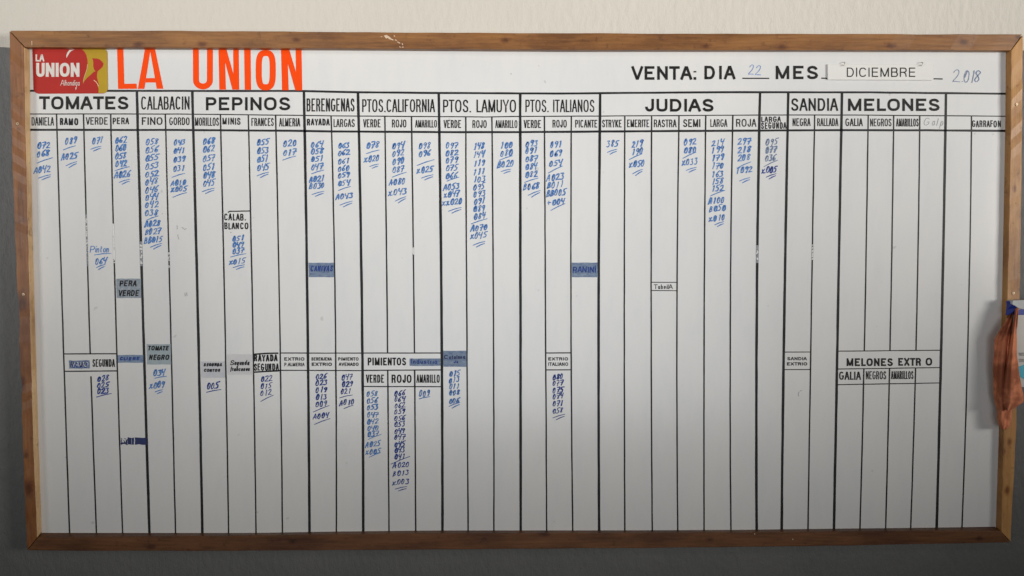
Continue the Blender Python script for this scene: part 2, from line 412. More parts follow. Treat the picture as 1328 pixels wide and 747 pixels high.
FD = 0.022
def rail(name, m, outer, inner, pan, horiz, stations, label=None, m2=None):
    """outer / inner front edge and panel edge as tables along the rail; stations along it; ends given per table (mitre)"""
    mb = MB(); rings = []
    for s in stations:
        o_ = outer(s); i_ = inner(s); p_ = pan(s)
        po = P(*o_, FD); pi = P(*i_, FD); pp = P(*p_, 0.0)
        j = random.uniform(-.0009, .0009); nz = Vector((random.uniform(-.0007, .0007), 0, random.uniform(-.0007, .0007)))
        po = po + nz; pi = pi - nz*.6
        ob = Vector((po.x, WY-.005, po.z)); pb = Vector((pp.x, WY-.005, pp.z))
        # keep the front outer edge, back outer edge slightly the same
        rings.append([po + Vector((0, j, 0)), pi + Vector((0, j, 0)), pp + Vector((0, -.0002, 0)), pb, ob])
    n = len(rings); vs = [p for r in rings for p in r]; fs = []
    for i in range(n-1):
        for k in range(5):
            a, b = i*5+k, i*5+(k+1) % 5
            fs.append([a, b, b+5, a+5])
    fs.append([4, 3, 2, 1, 0]); fs.append([(n-1)*5+k for k in range(5)])
    mb.add(vs, fs)
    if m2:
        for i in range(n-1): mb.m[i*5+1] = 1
    o = mb.build(name, [m, m2] if m2 else m, board, label, bevel=.0016)
    return o
oL = [(40,12),(150,14),(300,19),(350,21.4),(380,22.2),(390,24.6),(420,25),(450,25),(493,26.8),(500,28.6),(507,27.4),(560,29),(660,32.5),(714,35)]
iL = [(61,31.5),(150,33),(250,35.4),(350,37.9),(450,40.3),(560,43.2),(640,46),(697,48.5)]
pL = [(64,38.5),(170,39.3),(250,41),(350,43.4),(450,46.4),(560,49.5),(690,54)]
oR = [(45,1327),(200,1325.4),(400,1322.6),(560,1317.8),(640,1314),(703.5,1310.8)]
iR = [(65,1311.5),(170,1310.8),(370,1306.8),(500,1303.6),(560,1301.6),(690,1298.6)]
pR = [(68,1304.4),(170,1303.6),(400,1299.2),(560,1295.4),(683,1291.4)]
oT = [(12,39.6),(250,40),(500,41.8),(700,42.8),(1000,43.8),(1327,44.6)]
iT = [(31.5,61.2),(250,61.8),(465,62.8),(720,64.6),(1100,64.8),(1311.5,65.2)]
pT = [(38.5,64),(250,64.5),(465,65.6),(720,67.3),(1100,67.2),(1304.4,68)]
oB = [(35,714),(300,714.5),(560,712.6),(800,711),(1028,708.6),(1310.8,703.5)]
iB = [(48.5,697),(330,695),(560,691.8),(830,691.4),(1000,690.8),(1200,688.4),(1298.6,690)]
iB = [(48.5,697),(330,694.4),(560,691.6),(830,691.2),(1000,690.2),(1200,688),(1298.6,688.6)]
pB = [(54,691),(330,691.2),(430,689.4),(560,688),(830,687.8),(960,687.2),(1050,686),(1200,684.4),(1291.4,683)]
def hz(tab): return lambda s: (tab[0][0] + (tab[-1][0]-tab[0][0])*s, interp(tab, tab[0][0] + (tab[-1][0]-tab[0][0])*s))
def vt(tab): return lambda s: (interp(tab, tab[0][0] + (tab[-1][0]-tab[0][0])*s), tab[0][0] + (tab[-1][0]-tab[0][0])*s)
st = [i/48 for i in range(49)]
E_ = .0006
rail('frame_rail', M_w_top, hz(oT), hz(iT), hz(pT), True, [E_+(1-2*E_)*s for s in st], 'top rail with a white scrape')
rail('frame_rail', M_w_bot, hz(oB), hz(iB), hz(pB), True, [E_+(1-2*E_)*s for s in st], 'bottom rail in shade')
rail('frame_rail', M_w_left, vt(oL), vt(iL), vt(pL), False, [E_+(1-2*E_)*i/60 for i in range(61)], 'left rail with dark knots and chipped edge', M_w_bare)
rail('frame_rail', M_w_right, vt(oR), vt(iR), vt(pR), False, [E_+(1-2*E_)*s for s in st], 'lighter orange right rail')

# ruled lines: (thick, [(x,y)...])
H1, HB = 120, 691
def ybot(x): return interp(pB, x)
def yA(x): return interp([(38,117.8),(180,117.8),(390,118),(465,119.6),(570,120.6),(720,121.3),(930,119.6),(1130,119.8),(1304,121.6)], x)
def yB(x): return interp([(38,147.8),(180,147.8),(230,147.9),(395,149.6),(430,150.2),(570,151.3),(630,151.7),(675,151),(778,150.5),(830,150.2),(985,149.2),(1091,149),(1150,149.5),(1304,150.8)], x)
def yC(x): return interp([(38,168.3),(230,168.6),(395,169.8),(430,170.5),(570,171.3),(675,171.3),(830,170.2),(985,169.4),(1091,168.7),(1200,169),(1304,169.7)], x)
def line(pts, t, label=None):
    ink = Ink(.00025 if t < 2.2 else .0003)
    # short stations with a little unevenness, as ruled by hand with tape
    out = []
    for (a, b) in zip(pts, pts[1:]):
        l = math.hypot(b[0]-a[0], b[1]-a[1]); k = max(1, int(l/22))
        for i in range(k): out.append((a[0]+(b[0]-a[0])*i/k + random.uniform(-.12, .12), a[1]+(b[1]-a[1])*i/k + (random.uniform(-.1, .1) if abs(b[0]-a[0]) > abs(b[1]-a[1]) else 0)))
    out.append(pts[-1])
    tp = [1 + random.uniform(-.07, .07) for _ in out]
    ink.stroke(out, t, taper=tp)
    return ink.mb.build('ruled_line', M_tape, board, label)
def smooth_x(tab, y):
    # quadratic through three measured points
    (y0, x0), (y1, x1), (y2, x2) = tab
    return (x0*(y-y1)*(y-y2)/((y0-y1)*(y0-y2)) + x1*(y-y0)*(y-y2)/((y1-y0)*(y1-y2)) + x2*(y-y0)*(y-y1)/((y2-y0)*(y2-y1)))
def vline(x0, x1, x2, t, ys):
    tab = ((178, x0), (400, x1), (690, x2))
    for (a, b) in ys:
        b = ybot(x2)+.6 if b is None else b
        n = max(2, int((b-a)/24))
        line([(smooth_x(tab, a+(b-a)*i/n), a+(b-a)*i/n) for i in range(n+1)], t)
TK, TN = 3.4, 1.95
thick = [(179,185.1,193.8),(250.9,256.4,262.4),(395.3,398.7,401.4),(465.6,469.3,471.1),(569.9,572.6,573.8),(674.7,675,675.3),(777.8,776.4,777.1),(984.5,981.5,981.4),(1021.2,1017.3,1013.7),(1090.9,1086.9,1081.5),(1226,1221.8,1214.6)]
for a, b, c_ in thick: vline(a, b, c_, TK, [(yA(a)+1, None)])
F_ = lambda x: [(yB(x)+.5, None)]
vline(74.2, 80.7, 90.2, TN, F_(74))
vline(109, 115.2, 125, TN, [(yB(109)+.5, 458.5), (488, None)])
vline(144.2, 149.9, 159, TN, F_(144))
vline(215.2, 220.7, 227.6, TN, F_(215))
vline(286.5, 291.4, 296.4, TN, F_(286))
vline(322.7, 327.4, 332, TN, F_(322))
vline(358, 362.5, 366.3, TN, F_(358))
vline(430.2, 434.7, 436.2, TN, F_(430))
vline(499.4, 502, 504.5, TN, [(yB(499)+.5, 457.5), (480.5, None)])
vline(534, 536.9, 539.2, TN, [(yB(534)+.5, 322), (327.5, 457.5), (480.5, None)])
vline(604.1, 605.3, 607.1, TN, F_(604))
vline(638.2, 639.9, 640.5, TN, F_(638))
vline(706.2, 707.4, 709, TN, F_(706))
vline(740.8, 740.5, 742.8, TN, F_(741))
vline(810.2, 809.7, 810.3, TN, F_(810))
vline(845, 844.5, 846, TN, F_(845))
vline(880.2, 878, 879, TN, F_(880))
vline(915, 913.3, 913.1, TN, F_(915))
vline(949.8, 947.2, 948, TN, F_(950))
vline(1056, 1052.3, 1047.9, TN, F_(1056))
vline(1125.6, 1122, 1115.2, TN, [(yB(1125)+.5, 455.2), (477.6, None)])
vline(1158.7, 1155.3, 1148.5, TN, [(yB(1158)+.5, 455), (477.4, None)])
vline(1192.6, 1189.2, 1180.9, TN, [(yB(1192)+.5, 454.8), (477, None)])
vline(1259.8, 1256.3, 1247.4, TN, F_(1259))
for fn, t in ((yA, 2.7), (yB, 1.4), (yC, 2.8)):
    line([(x, fn(x)) for x in (38, 110, 180, 230, 310, 390, 430, 465, 520, 570, 630, 675, 720, 780, 830, 930, 985, 1060, 1130, 1200, 1260, 1304.5)], t)
for pts, t in (([(83,459),(151,458.8)],1.6), ([(83.5,481.6),(153,481)],1.6), ([(295.5,275.4),(298,274),(325.5,273.6)],1.6),
               ([(329,459.4),(345,458.4),(361,458)],2.0), ([(329.5,482.6),(345,481.6),(363,480.8)],2.2),
               ([(364,457.8),(420,458),(470,457.9)],1.4), ([(363,480.2),(420,480.4),(470,480.7)],1.4),
               ([(471,457.8),(572,457.8)],1.5), ([(471,480.4),(572,479.8)],1.5), ([(471,501.2),(572,501.5)],1.4),
               ([(708.5,457.7),(740.6,457.6)],1.5), ([(708.6,479.8),(741,479.6)],1.5),
               ([(1017.3,456.7),(1051.4,456.5)],1.2), ([(1016.8,479.4),(1051,479.2)],1.2),
               ([(1087,455.4),(1220,454.2)],1.3), ([(1086,478.6),(1220,476.7)],1.3), ([(1085.6,499),(1218.6,496.6)],1.3),
               ([(845,366),(877.8,366.2)],1.1), ([(845,376.8),(877.8,377)],1.1)): line(pts, t)

# light glints on the vinyl lines, painted as pale and mottled marks
def worn(pts, t, m, dash=0):
    ink = Ink(.0008)
    if dash:
        for i in range(dash):
            f = random.random(); k = min(int(f*(len(pts)-1)), len(pts)-2); g = f*(len(pts)-1)-k
            x = pts[k][0]+(pts[k+1][0]-pts[k][0])*g; y = pts[k][1]+(pts[k+1][1]-pts[k][1])*g
            h_ = random.uniform(.4, 1.4); ww = t*random.uniform(.3, 1)
            ink.stroke([(x+random.uniform(-.3,.3)*t, y), (x+random.uniform(-.3,.3)*t, y+h_)], ww, cap='round')
    else: ink.stroke(pts, t)
    ink.mb.build('scuff', m, board, kind='stuff')
def onl(x0, x1, x2, ya, yb, n=6): return [(smooth_x(((178,x0),(400,x1),(690,x2)), ya+(yb-ya)*i/n), ya+(yb-ya)*i/n) for i in range(n+1)]
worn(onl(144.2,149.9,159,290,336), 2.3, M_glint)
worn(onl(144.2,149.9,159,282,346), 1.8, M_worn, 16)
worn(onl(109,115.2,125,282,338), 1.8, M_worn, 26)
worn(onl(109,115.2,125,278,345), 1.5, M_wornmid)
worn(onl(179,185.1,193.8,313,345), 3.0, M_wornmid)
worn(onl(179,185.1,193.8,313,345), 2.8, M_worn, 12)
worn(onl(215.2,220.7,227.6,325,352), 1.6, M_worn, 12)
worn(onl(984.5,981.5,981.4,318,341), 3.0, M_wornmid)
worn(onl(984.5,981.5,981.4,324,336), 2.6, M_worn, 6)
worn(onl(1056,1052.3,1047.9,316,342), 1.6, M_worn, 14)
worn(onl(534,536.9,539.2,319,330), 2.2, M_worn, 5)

# ------------------------------------------------------------------ printed lettering
def word(txt, x0, x1, y0, y1, t, m=None, marker=False, name='lettering', parent=None, dep=.0005, **kw):
    ink = Ink(dep); t *= 1.12 if t > 1.9 else 1.03
    if marker: kw.setdefault('cap', 'round'); kw.setdefault('jit', .22)
    lay_text(ink, txt, x0, x1, y0, y1, t, **kw)
    return ink.mb.build(name, m or (M_marker if marker else M_print), parent or board)
heads = [('TOMATES',50.7,166.6,124.9,142,3.1),('CALABACIN',183,245.8,125,142.2,1.75),('PEPINOS',267,376.3,126,143.1,3.0),
 ('BERENGENAS',397.6,459.8,127.6,144.6,1.7),('PTOS.CALIFORNIA',469.7,564.1,128.6,145.4,1.7),('PTOS.  LAMUYO',574.6,669.3,129.2,145.7,1.8),
 ('PTOS.  ITALIANOS',681.4,770.9,129.2,145.4,1.6),('JUDIAS',836.7,925.5,128.2,144.8,3.1),('SANDIA',1026,1087,127.4,143.8,2.2),('MELONES',1099.8,1218.6,127.8,144,3.0)]
for a in heads: word(*a)
subs = [('DANIELA',41,69.9,152,162.8,1.15),('VERDE',111.3,139.5,152,161.7,1.3),('FINO',183.9,210.7,152,162,1.55),('GORDO',219.5,245.8,152.2,162.2,1.25),
 ('MORILLOS',252.9,283.9,152.4,163.2,1.15),('FRANCES',326,355,153,163.4,1.2),('ALMERIA',362,389.3,153.2,164,1.2),('LARGAS',432.6,460,154.4,164.8,1.2),
 ('VERDE',471,493.5,154.6,165.2,1.3),('ROJO',508.3,527,155,165.4,1.25),('AMARILLO',538.4,566.7,155.6,165.4,1.1),('VERDE',575.3,597.9,155.6,166,1.3),
 ('ROJO',612.7,631.2,155.8,166,1.25),('AMARILLO',642.3,671,155.8,166,1.1),('VERDE',679.2,701.5,155.6,166,1.3),('ROJO',716.6,735,155.4,165.5,1.25),
 ('PICANTE',746,774.6,155.4,165.4,1.25),('STRYKE',780.9,806.2,155.2,165.2,1.25),('EMERITE',813.3,842,155,165,1.25),('RASTRA',848,877.4,155,165,1.25),
 ('SEMI',886,908.3,154.6,164.8,1.5),('LARGA',921.3,943.4,154.6,164.6,1.15),('ROJA',954.7,981,154.2,164.4,1.4),('NEGRA',1027.9,1051.2,153.4,163.5,1.25),
 ('RALLADA',1059.8,1087.3,153.4,163.5,1.15),('GALIA',1096.4,1119,153.6,163.6,1.35),('NEGROS',1128.5,1156.2,153.8,163.8,1.1),('AMARILLOS',1162.2,1191.3,153.8,164,1.1)]
for a in subs: word(*a)
for a in [('RAMO',77.7,101.2,153,162.4,1.8),('PERA',146,167.3,152.5,161.2,1.45),('MINIS',288.7,312,152.6,161.8,1.4),('RAYADA',398,427.7,154,162.8,1.6),
          ('GARRAFON',1260.8,1297.9,156.2,165,1.2),('LARGA',987.4,1013,151.2,158.4,1.35),('SEGUNDA',987.2,1019.8,158.6,167.2,1.35)]: word(*a, marker=True, gap=.26)
word('VENTA:', 818.9, 903, 85.8, 103.5, 3.1); word('DIA', 913.5, 953.8, 85.3, 102.9, 3.1, gap=.3); word('MES', 1006, 1060.9, 85.3, 102.7, 3.1, gap=.26)
for a, b in (((962.8,101.6),(997.6,101.6)), ((1065,101.4),(1076,101.5)), ((1210.8,102.2),(1222.6,102.4))):
    ink = Ink(.0004); ink.stroke([a, b], 1.6); ink.mb.build('blank_line', M_print, board)
word('CALAB.', 290.7, 318.7, 277, 286, 1.45, marker=True, gap=.26); word('BLANCO', 290.7, 322, 288.7, 297.4, 1.45, marker=True, gap=.26)
low = [('SEGUNDA',119.9,149,465.8,475.8,1.3),('EXTRIO',368.6,394.7,463.4,467.7,1.0),('P.ALMERIA',368.8,394.9,470.4,475,.85),('BERENJENA',404,430.3,463.4,467.7,.85),
 ('EXTRIO',404.2,430.4,470.2,474.6,1.1),('PIMIENTO',438.6,465,463.4,467.7,.95),('AVENADO',439.3,465,470.2,474.6,.95),('PIMIENTOS',476.9,526.6,463.8,473.9,1.8),
 ('VERDE',474.6,498,485.8,496.4,1.5),('ROJO',507.8,533.7,485.8,496.6,1.8),('AMARILLO',540,570.2,485.8,496.4,1.35),('EXTRIO',711,736.8,463.4,467.5,1.0),
 ('ITALIANO',711,736.8,470,474.5,.9),('SANDIA',1021,1046.4,463,467.2,.95),('EXTRIO',1020.6,1046.8,469.8,474,1.05),('MELONES',1098,1158,464.6,474.8,2.0),
 ('EXTR',1165,1194.6,464.2,474.4,2.0),('O',1200.5,1209,464,474.2,2.0),('GALIA',1088.2,1116.6,482,492.6,1.7),('NEGROS',1123,1149.4,481.4,492,1.15),('AMARILLOS',1155.6,1184.7,481.2,491.6,1.15)]
for a in low: word(*a)
word('RAYADA', 329.4, 360, 459.8, 468.8, 1.8, marker=True, gap=.22); word('SEGUNDA', 329.4, 361.6, 471.4, 480.8, 1.5, marker=True, gap=.2)
word('TabeilA', 848, 872.5, 368.8, 374.8, .85, gap=.16)
ink = Ink(.0005)                                     # erased word in the fourth melon column
lay_text(ink, 'Galp', 1197, 1223, 153.5, 163, .7, cap='round', jit=.5, slant=.25, gap=.5); ink.mb.build('handwriting', M_grey_pen, board, 'almost erased grey word')

# big orange name
def pol(p): ink.poly(p)
def done(): ink.mb.build('orange_letter', M_orange, board)
ink = Ink(.0005)
pol([(151.8,63.4),(159.9,63.4),(161.2,108.6),(153.2,115.4)]); pol([(153.2,115.4),(161.2,108.6),(177.2,108.4),(177.6,115.2)])
done(); ink = Ink(.0005)
pol([(178.8,115.3),(188.0,63.6),(194.8,66.5),(187.2,115.3)]); pol([(194.8,66.5),(188.0,63.6),(201.0,63.6)])
pol([(194.8,66.5),(201.0,63.6),(211.8,115.1),(203.4,115.2)]); pol([(188.7,107.0),(189.8,101.2),(200.6,101.2),(201.8,107.0)])
done(); ink = Ink(.0005)
ink.stroke([(254.0,63.4),(254.2,104)] + [(263.2+(-9.0)*math.cos(math.radians(a)), 104+8.2*math.sin(math.radians(a))) for a in range(15,166,15)] + [(272.2,104),(272.3,63.4)], 7.6)
done(); ink = Ink(.0005)
pol([(283.3,63.8),(291.4,63.8),(293.0,116.2),(284.5,116.2)]); pol([(291.4,63.8),(293.6,63.8),(308.5,116.2),(301.4,116.2),(291.8,80)]); pol([(302.4,63.8),(309.6,63.8),(310.2,116.2),(308.5,116.2),(302.7,96)])
done(); ink = Ink(.0005)
pol([(316.6,64),(325,64),(325.6,116.4),(317.4,116.4)])
done(); ink = Ink(.0005)
ink.stroke([(344.6+9.1*math.copysign(abs(math.cos(a))**.62, math.cos(a)), 91+22.2*math.copysign(abs(math.sin(a))**.62, math.sin(a))) for a in [i*math.pi/18 for i in range(36)]], 7.8, closed=True)
done(); ink = Ink(.0005)
pol([(364.4,64.4),(372.6,64.4),(374.4,117),(365.8,117)]); pol([(372.6,64.4),(375.2,64.4),(390.8,117.2),(383,117.2),(373.1,82)]); pol([(383.4,64.6),(391,64.6),(392,117.2),(390.8,117.2),(383.8,95)])
done()

# ------------------------------------------------------------------ the red and yellow sticker
def rrect(x0, y0, x1, y1, r, skew=0):
    pts = []
    for cx_, cy_, a0, rad in ((x1-r[1], y0+r[1], -90, r[1]), (x1-r[2], y1-r[2], 0, r[2]), (x0+r[3], y1-r[3], 90, r[3]), (x0+r[0], y0+r[0], 180, r[0])):
        for i in range(7):
            a = math.radians(a0+i*15); pts.append((cx_+rad*math.cos(a), cy_+rad*math.sin(a)))
    return [(x + skew*(y-y0), y) for x, y in pts]
def slab(name, pts, dep0, dep1, m, parent, label=None, warp=0, bev=0):
    mb = MB(); n = len(pts)
    fr = [P(x, y, dep1 + (random.uniform(0, warp) if warp else 0)) for x, y in pts]; bk = [P(x, y, dep0) for x, y in pts]
    for a, b in zip(fr, bk): b.x = a.x; b.z = a.z
    mb.add(fr+bk, [list(range(n))] + [[i, n+i, n+(i+1) % n, (i+1) % n] for i in range(n)])
    return mb.build(name, m, parent, label, bevel=bev)
out = rrect(42.0, 63.4, 139.2, 121.4, (1.2, 6, 7, 7), 0)
out = [(x + (.028*(y-63) if x < 90 else .012*(y-63)), y + .004*(90-x)) for x, y in out]
stk = slab('sticker', out, .0004, .0011, M_red, board, 'red and yellow company sticker reading LA UNION Alhondiga')
def layer(name, pts, m, k, parent=stk):
    mb = MB(); mb.add([P(x, y, .0012+k*.0001) for x, y in pts], [list(range(len(pts)))]); return mb.build(name, m, parent)
def sc(x, y): return (30 + x/10.675, 55 + y/10.675)          # sticker close-up -> photo pixels
yel = [sc(*p) for p in [(815,98),(850,128),(876,175),(890,235),(894,300),(888,360),(872,410),(850,455),(835,510),(828,565),(832,570)]]
yel += [sc(*p) for p in [(870,520),(915,465),(960,425),(985,400),(1005,430),(1030,600),(1045,640),(1042,697)]]
# right outline of the sticker from bottom to top
ro = [p for p in out if p[0] > 128]; ro = sorted(ro, key=lambda p: -p[1])
layer('yellow_field', yel + [(x-.05, y-.05) for x, y in [(128.5,120.7),(133.5,120.7)] + [p for p in ro if p[0] > 134]] + [(131, 63.9)], M_yellow, 0)
# figure with headscarf, standing over the yellow field
fig = [sc(*p) for p in [(835,560),(850,530),(885,490),(930,452),(968,430),(990,408),(1000,398),(980,370),(970,330),(972,285),(968,250),(958,215),(985,222),(1025,222),(1060,235),(1090,262),(1115,295),(1105,330),(1075,365),(1035,398),(1030,405),(1024,440),(1022,480),(1032,520),(1045,570),(1053,606),(1043,610),(1020,570),(1032,620),(1040,660),(1040,700),(980,702),(900,690),(850,620)]]
ctr = sc(1000, 440)
layer('figure', fig, M_red, 1)
layer('highlight', [sc(*p) for p in [(600,215),(598,180),(612,140),(640,105),(715,97),(672,115),(640,145),(618,185)]], M_swhite, 1)
ink = Ink(.0014); ink.stroke([sc(*p) for p in [(978,522),(1008,545),(1030,575),(1046,608)]], .9); ink.stroke([sc(*p) for p in [(890,300),(884,365),(866,420),(845,480),(832,540)]], .5)
ink.mb.build('arm_outline', M_cream_ink, stk)
ink = Ink(.0013); lay_text(ink, 'LA', *[sc(172,0)[0], sc(293,0)[0], sc(0,165)[1], sc(0,263)[1]], 1.9, gap=.12); ink.mb.build('lettering', M_swhite, stk)
ink = Ink(.0013); lay_text(ink, 'UNION', sc(180,0)[0], sc(780,0)[0], sc(0,283)[1], sc(0,476)[1], 3.9, gap=.10); ink.mb.build('lettering', M_swhite, stk)
ink = Ink(.0013); lay_text(ink, 'Alhondiga', sc(515,0)[0], sc(780,0)[0], sc(0,520)[1], sc(0,598)[1], .55, cap='round', gap=.1, slant=.1); ink.mb.build('lettering', M_swhite, stk)

# ------------------------------------------------------------------ stuck-on labels (tape and film) with their writing
def tape(label, x0, y0, x1, y1, m, lines, skew=.025, rough=.25, dark=None):
    pts = []
    for (a, b) in (((x0, y0), (x1, y0)), ((x1, y0), (x1, y1)), ((x1, y1), (x0, y1)), ((x0, y1), (x0, y0))):
        for i in range(5):
            pts.append((a[0]+(b[0]-a[0])*i/5+random.uniform(-rough, rough)*.5, a[1]+(b[1]-a[1])*i/5+random.uniform(-rough, rough)))
    pts = [(x+skew*(y-y0), y) for x, y in pts]
    tp = slab('label_strip', pts, .0003, .0008, m, board, label)
    for (txt, a, b, c_, d, t, mm, kw) in lines:
        k = dict(cap='round', jit=.25); k.update(kw)
        if mm is DB:
            k2 = dict(k); k2['jit'] = .9; ink = Ink(.0009); lay_text(ink, txt, a+.5, b+.9, c_-.5, d+.7, t*.9, **k2); ink.mb.build('smudge', M_bluegrey, tp)
        ink = Ink(.0014); lay_text(ink, txt, a, b, c_, d, t, **k); ink.mb.build('lettering', mm, tp)
    return tp
K, DB = M_marker, M_dblue
tape('grey blue label reading PERA VERDE', 150.8, 361.4, 182.6, 386.6, M_f_grey, [('PERA',155,177,363.6,371.4,1.5,K,{'slant':.15}),('VERDE',153,179.5,376,384,1.5,K,{'slant':.15})])
tape('blue film label reading CLIERE', 152.6, 460.4, 185.6, 470.4, M_f_blue, [('CLIERE',155,180,463,467.4,1.3,DB,{'slant':.2,'gap':.3})])
tape('smudged dark blue label left of SEGUNDA', 89.5, 467.2, 116, 478.2, M_f_smear, [('RAMO',92,114,469.4,475.6,.9,M_worn,{'slant':.2}), ('RAMO',91,113,470,477,1.2,DB,{'slant':.2,'jit':.6})], rough=.6)
tape('grey green label reading TOMATE NEGRO', 190.2, 446.4, 221.2, 472.6, M_f_green, [('TOMATE',191.5,218,448.4,454.6,1.4,K,{'slant':.2}),('NEGRO',193,218.6,460,467,1.5,K,{'slant':.2})])
tape('pale lilac label reading SEGUNDA CORTOS', 261, 468.8, 291.4, 490, M_f_pale, [('SEGUNDA',264,287.4,470.8,475.2,1.2,K,{'slant':.2}),('CORTOS',264,285,478.4,482.4,1.2,K,{'slant':.2})])
tape('faint white label with Segunda franceses in script', 294.6, 459.5, 327.4, 486, M_f_pale2, [('Segunda',298,323,467,473.6,1.15,K,{'slant':.2,'gap':.08}),('franceses',298.4,323.6,475.6,481.4,1.15,K,{'slant':.2,'gap':.06})])
tape('blue label with smudged dark word in the berengenas column', 400.2, 340.8, 432.8, 359.4, M_f_blue, [('CANIVAS',402.4,431,344.4,352,1.3,DB,{'slant':.15,'gap':.3,'rise':-.0})])
tape('smeared blue label at the foot of the picante column', 741.6, 340.6, 774.8, 359.6, M_f_blue, [('RANIN',742.4,770,345.6,353.6,1.3,DB,{'slant':.1,'jit':.5}), ('I',771,773.4,344,354,1.5,DB,{})])
tape('light blue label reading Industria', 531.2, 465, 571.4, 474.6, M_f_blue, [('Industria',533.4,567,465.6,471.8,1.0,DB,{'cap':'butt','jit':.1,'gap':.16})], skew=0)
tape('blue label reading Catalana', 574.8, 455, 604.8, 475.6, M_f_blue, [('Catalana',575.8,603.6,460.2,465.6,1.15,M_f_dark,{'gap':.12}), ('Ja',588.6,594,467.6,470.8,.9,DB,{'jit':.3})], skew=.01)
tn = tape('torn navy blue strip low in the pera column', 165.6, 567.6, 190, 576.6, M_f_dark, [], rough=.5)
tape('torn scrap of navy strip', 156.6, 568.8, 165.2, 576.6, M_f_dark, [('XV', 157, 164.6, 568.4, 573, 1.5, M_worn, {'jit': .7})], rough=1.0)
ink = Ink(.0011); ink.stroke([(174.3,568),(174.6,571),(174.2,576.4)], 1.1, cap='round'); ink.stroke([(170.6,568.6),(170.8,576)], .4); ink.mb.build('tear', M_worn, tn)

# ------------------------------------------------------------------ handwriting
HG = {
 '0': [sup(.42,.48,.30,.48,100,440,12,2.1)+[(.30,.72),(.24,.42)]],
 '1': [[(.40,.86),(.56,1),(.52,.5),(.44,0)]],
 '2': [[(.12,.78),(.3,.98),(.6,.98),(.72,.78),(.55,.45),(.08,.04),(.45,.08),(.9,.05)]],
 '3': [[(.12,.95),(.72,.98),(.42,.6),(.72,.45),(.7,.15),(.4,0),(.08,.1)]],
 '4': [[(.14,1),(.1,.5),(.72,.55)], [(.82,1),(.66,.5),(.56,-.04)]],
 '5': [[(.9,1),(.28,.96),(.2,.58),(.6,.58),(.72,.3),(.5,.04),(.08,.06)]],
 '6': [[(.78,1),(.32,.7),(.12,.3),(.3,.02),(.62,.06),(.72,.32),(.46,.46),(.16,.3)]],
 '7': [[(.08,.92),(.84,1),(.62,.55),(.4,-.02)], [(.24,.48),(.84,.56)]],
 '8': [[(.72,.86),(.42,1),(.2,.78),(.46,.54),(.70,.26),(.45,0),(.16,.18),(.42,.5),(.74,.78),(.72,.86)]],
 '9': [[(.74,.82),(.46,1),(.16,.78),(.32,.54),(.66,.62),(.78,.9),(.68,.4),(.48,0)]],
 'A': [[(0,0),(.34,1),(.52,.96),(.66,.05)], [(.12,.36),(.7,.42)]],
 'B': [[(.12,0),(.18,1),(.6,.9),(.58,.62),(.2,.54),(.66,.4),(.62,.1),(.08,.02)]],
 'X': [[(.05,.7),(.3,.3),(.5,.08)], [(.56,.74),(.3,.4),(.04,.04)], [(.74,.1),(.8,.14)]],
 '+': [[(.3,.72),(.32,.1)], [(.05,.4),(.62,.46)]],
 'T': [[(.05,.88),(.62,.96)], [(.34,.9),(.3,0)]],
 '.': [[(.4,.1),(.48,.12)]],
}
def hand(ink, txt, x0, x1, yc, h=8.2, t=1.08, slant=.22, rise=.11):
    n = len(txt); cw = (x1-x0)/n
    yb = yc + h/2 + rise*(x1-x0)/2
    for i, ch in enumerate(txt):
        sx = cw*random.uniform(.92, 1.1); sy = h*random.uniform(.9, 1.08); ox = x0+i*cw+random.uniform(-.3, .3); oy = random.uniform(-.5, .5)
        for st_ in HG[ch]:
            rep = 2 if (random.random() < .42) else 1     # the marker went over some figures twice
            for r_ in range(rep):
                ex = random.uniform(.3, .6)*(1 if r_ else 0)
                pts = []
                for a, b in st_:
                    x = ox + a*sx + slant*b*sy*.8 - .6 + ex + random.uniform(-.28, .28); y = yb - b*sy + oy - rise*(ox + a*sx - x0) + random.uniform(-.28, .28)
                    pts.append((x, y))
                # soften the corners
                q = [pts[0]]
                for p, r2 in zip(pts, pts[1:]): q += [(p[0]*.75+r2[0]*.25, p[1]*.75+r2[1]*.25), (p[0]*.25+r2[0]*.75, p[1]*.25+r2[1]*.75)]
                q.append(pts[-1])
                tt = t*random.uniform(.85, 1.2)
                ink.stroke(q, tt, cap='round', taper=[random.uniform(.8, 1.15) for _ in q])
def under(ink, a, b, t=1.0, dbl=False):
    mx, my = (a[0]+b[0])/2, (a[1]+b[1])/2 - .5
    ink.stroke([a, (mx, my), b], t, cap='round', taper=[.8, 1.1, .7])
    if dbl:
        l = (b[0]-a[0])
        ink.stroke([(a[0]+l*.28, a[1]+2.4), (mx+l*.12, my+2.6), (b[0]-.5, b[1]+2.6)], t*1.1, cap='round', taper=[.8, 1.1, .7])
def column(label, rows, unders, m=M_blue, h=8.2, t=1.28):
    """rows: (text, x0, x1, yc); unders: (ax, ay, bx, by, double)"""
    ink = Ink(.0005)
    sp_ = [b[3]-a[3] for a, b in zip(rows, rows[1:])]
    hs = min(h, max(6.6, .84*min(sp_))) if sp_ else h
    for r in rows: hand(ink, r[0], r[1], r[2], r[3], h=hs, t=t)
    for (ax, ay, bx, by, d) in unders: under(ink, (ax, ay), (bx, by), t*.95, d)
    return ink.mb.build('handwritten_figures', m, board, label)
def stack(txts, x0, x1, ys, drift=0.0): return [(s, x0-drift*(y-ys[0]), x1-drift*(y-ys[0]), y) for s, y in zip(txts, ys)]
column('figures under Daniela', [('072',48.3,65.5,188),('068',48,64,198.8),('A042',44,66,220)], [(48,211.5,68,204.5,0),(50,231,65.5,226.5,1)])
column('figures under Ramo', [('089',84.2,100,182.5),('A025',79.5,101,202.4)], [(82,194.5,98,189,0),(85.5,215,99.6,209.5,1)])
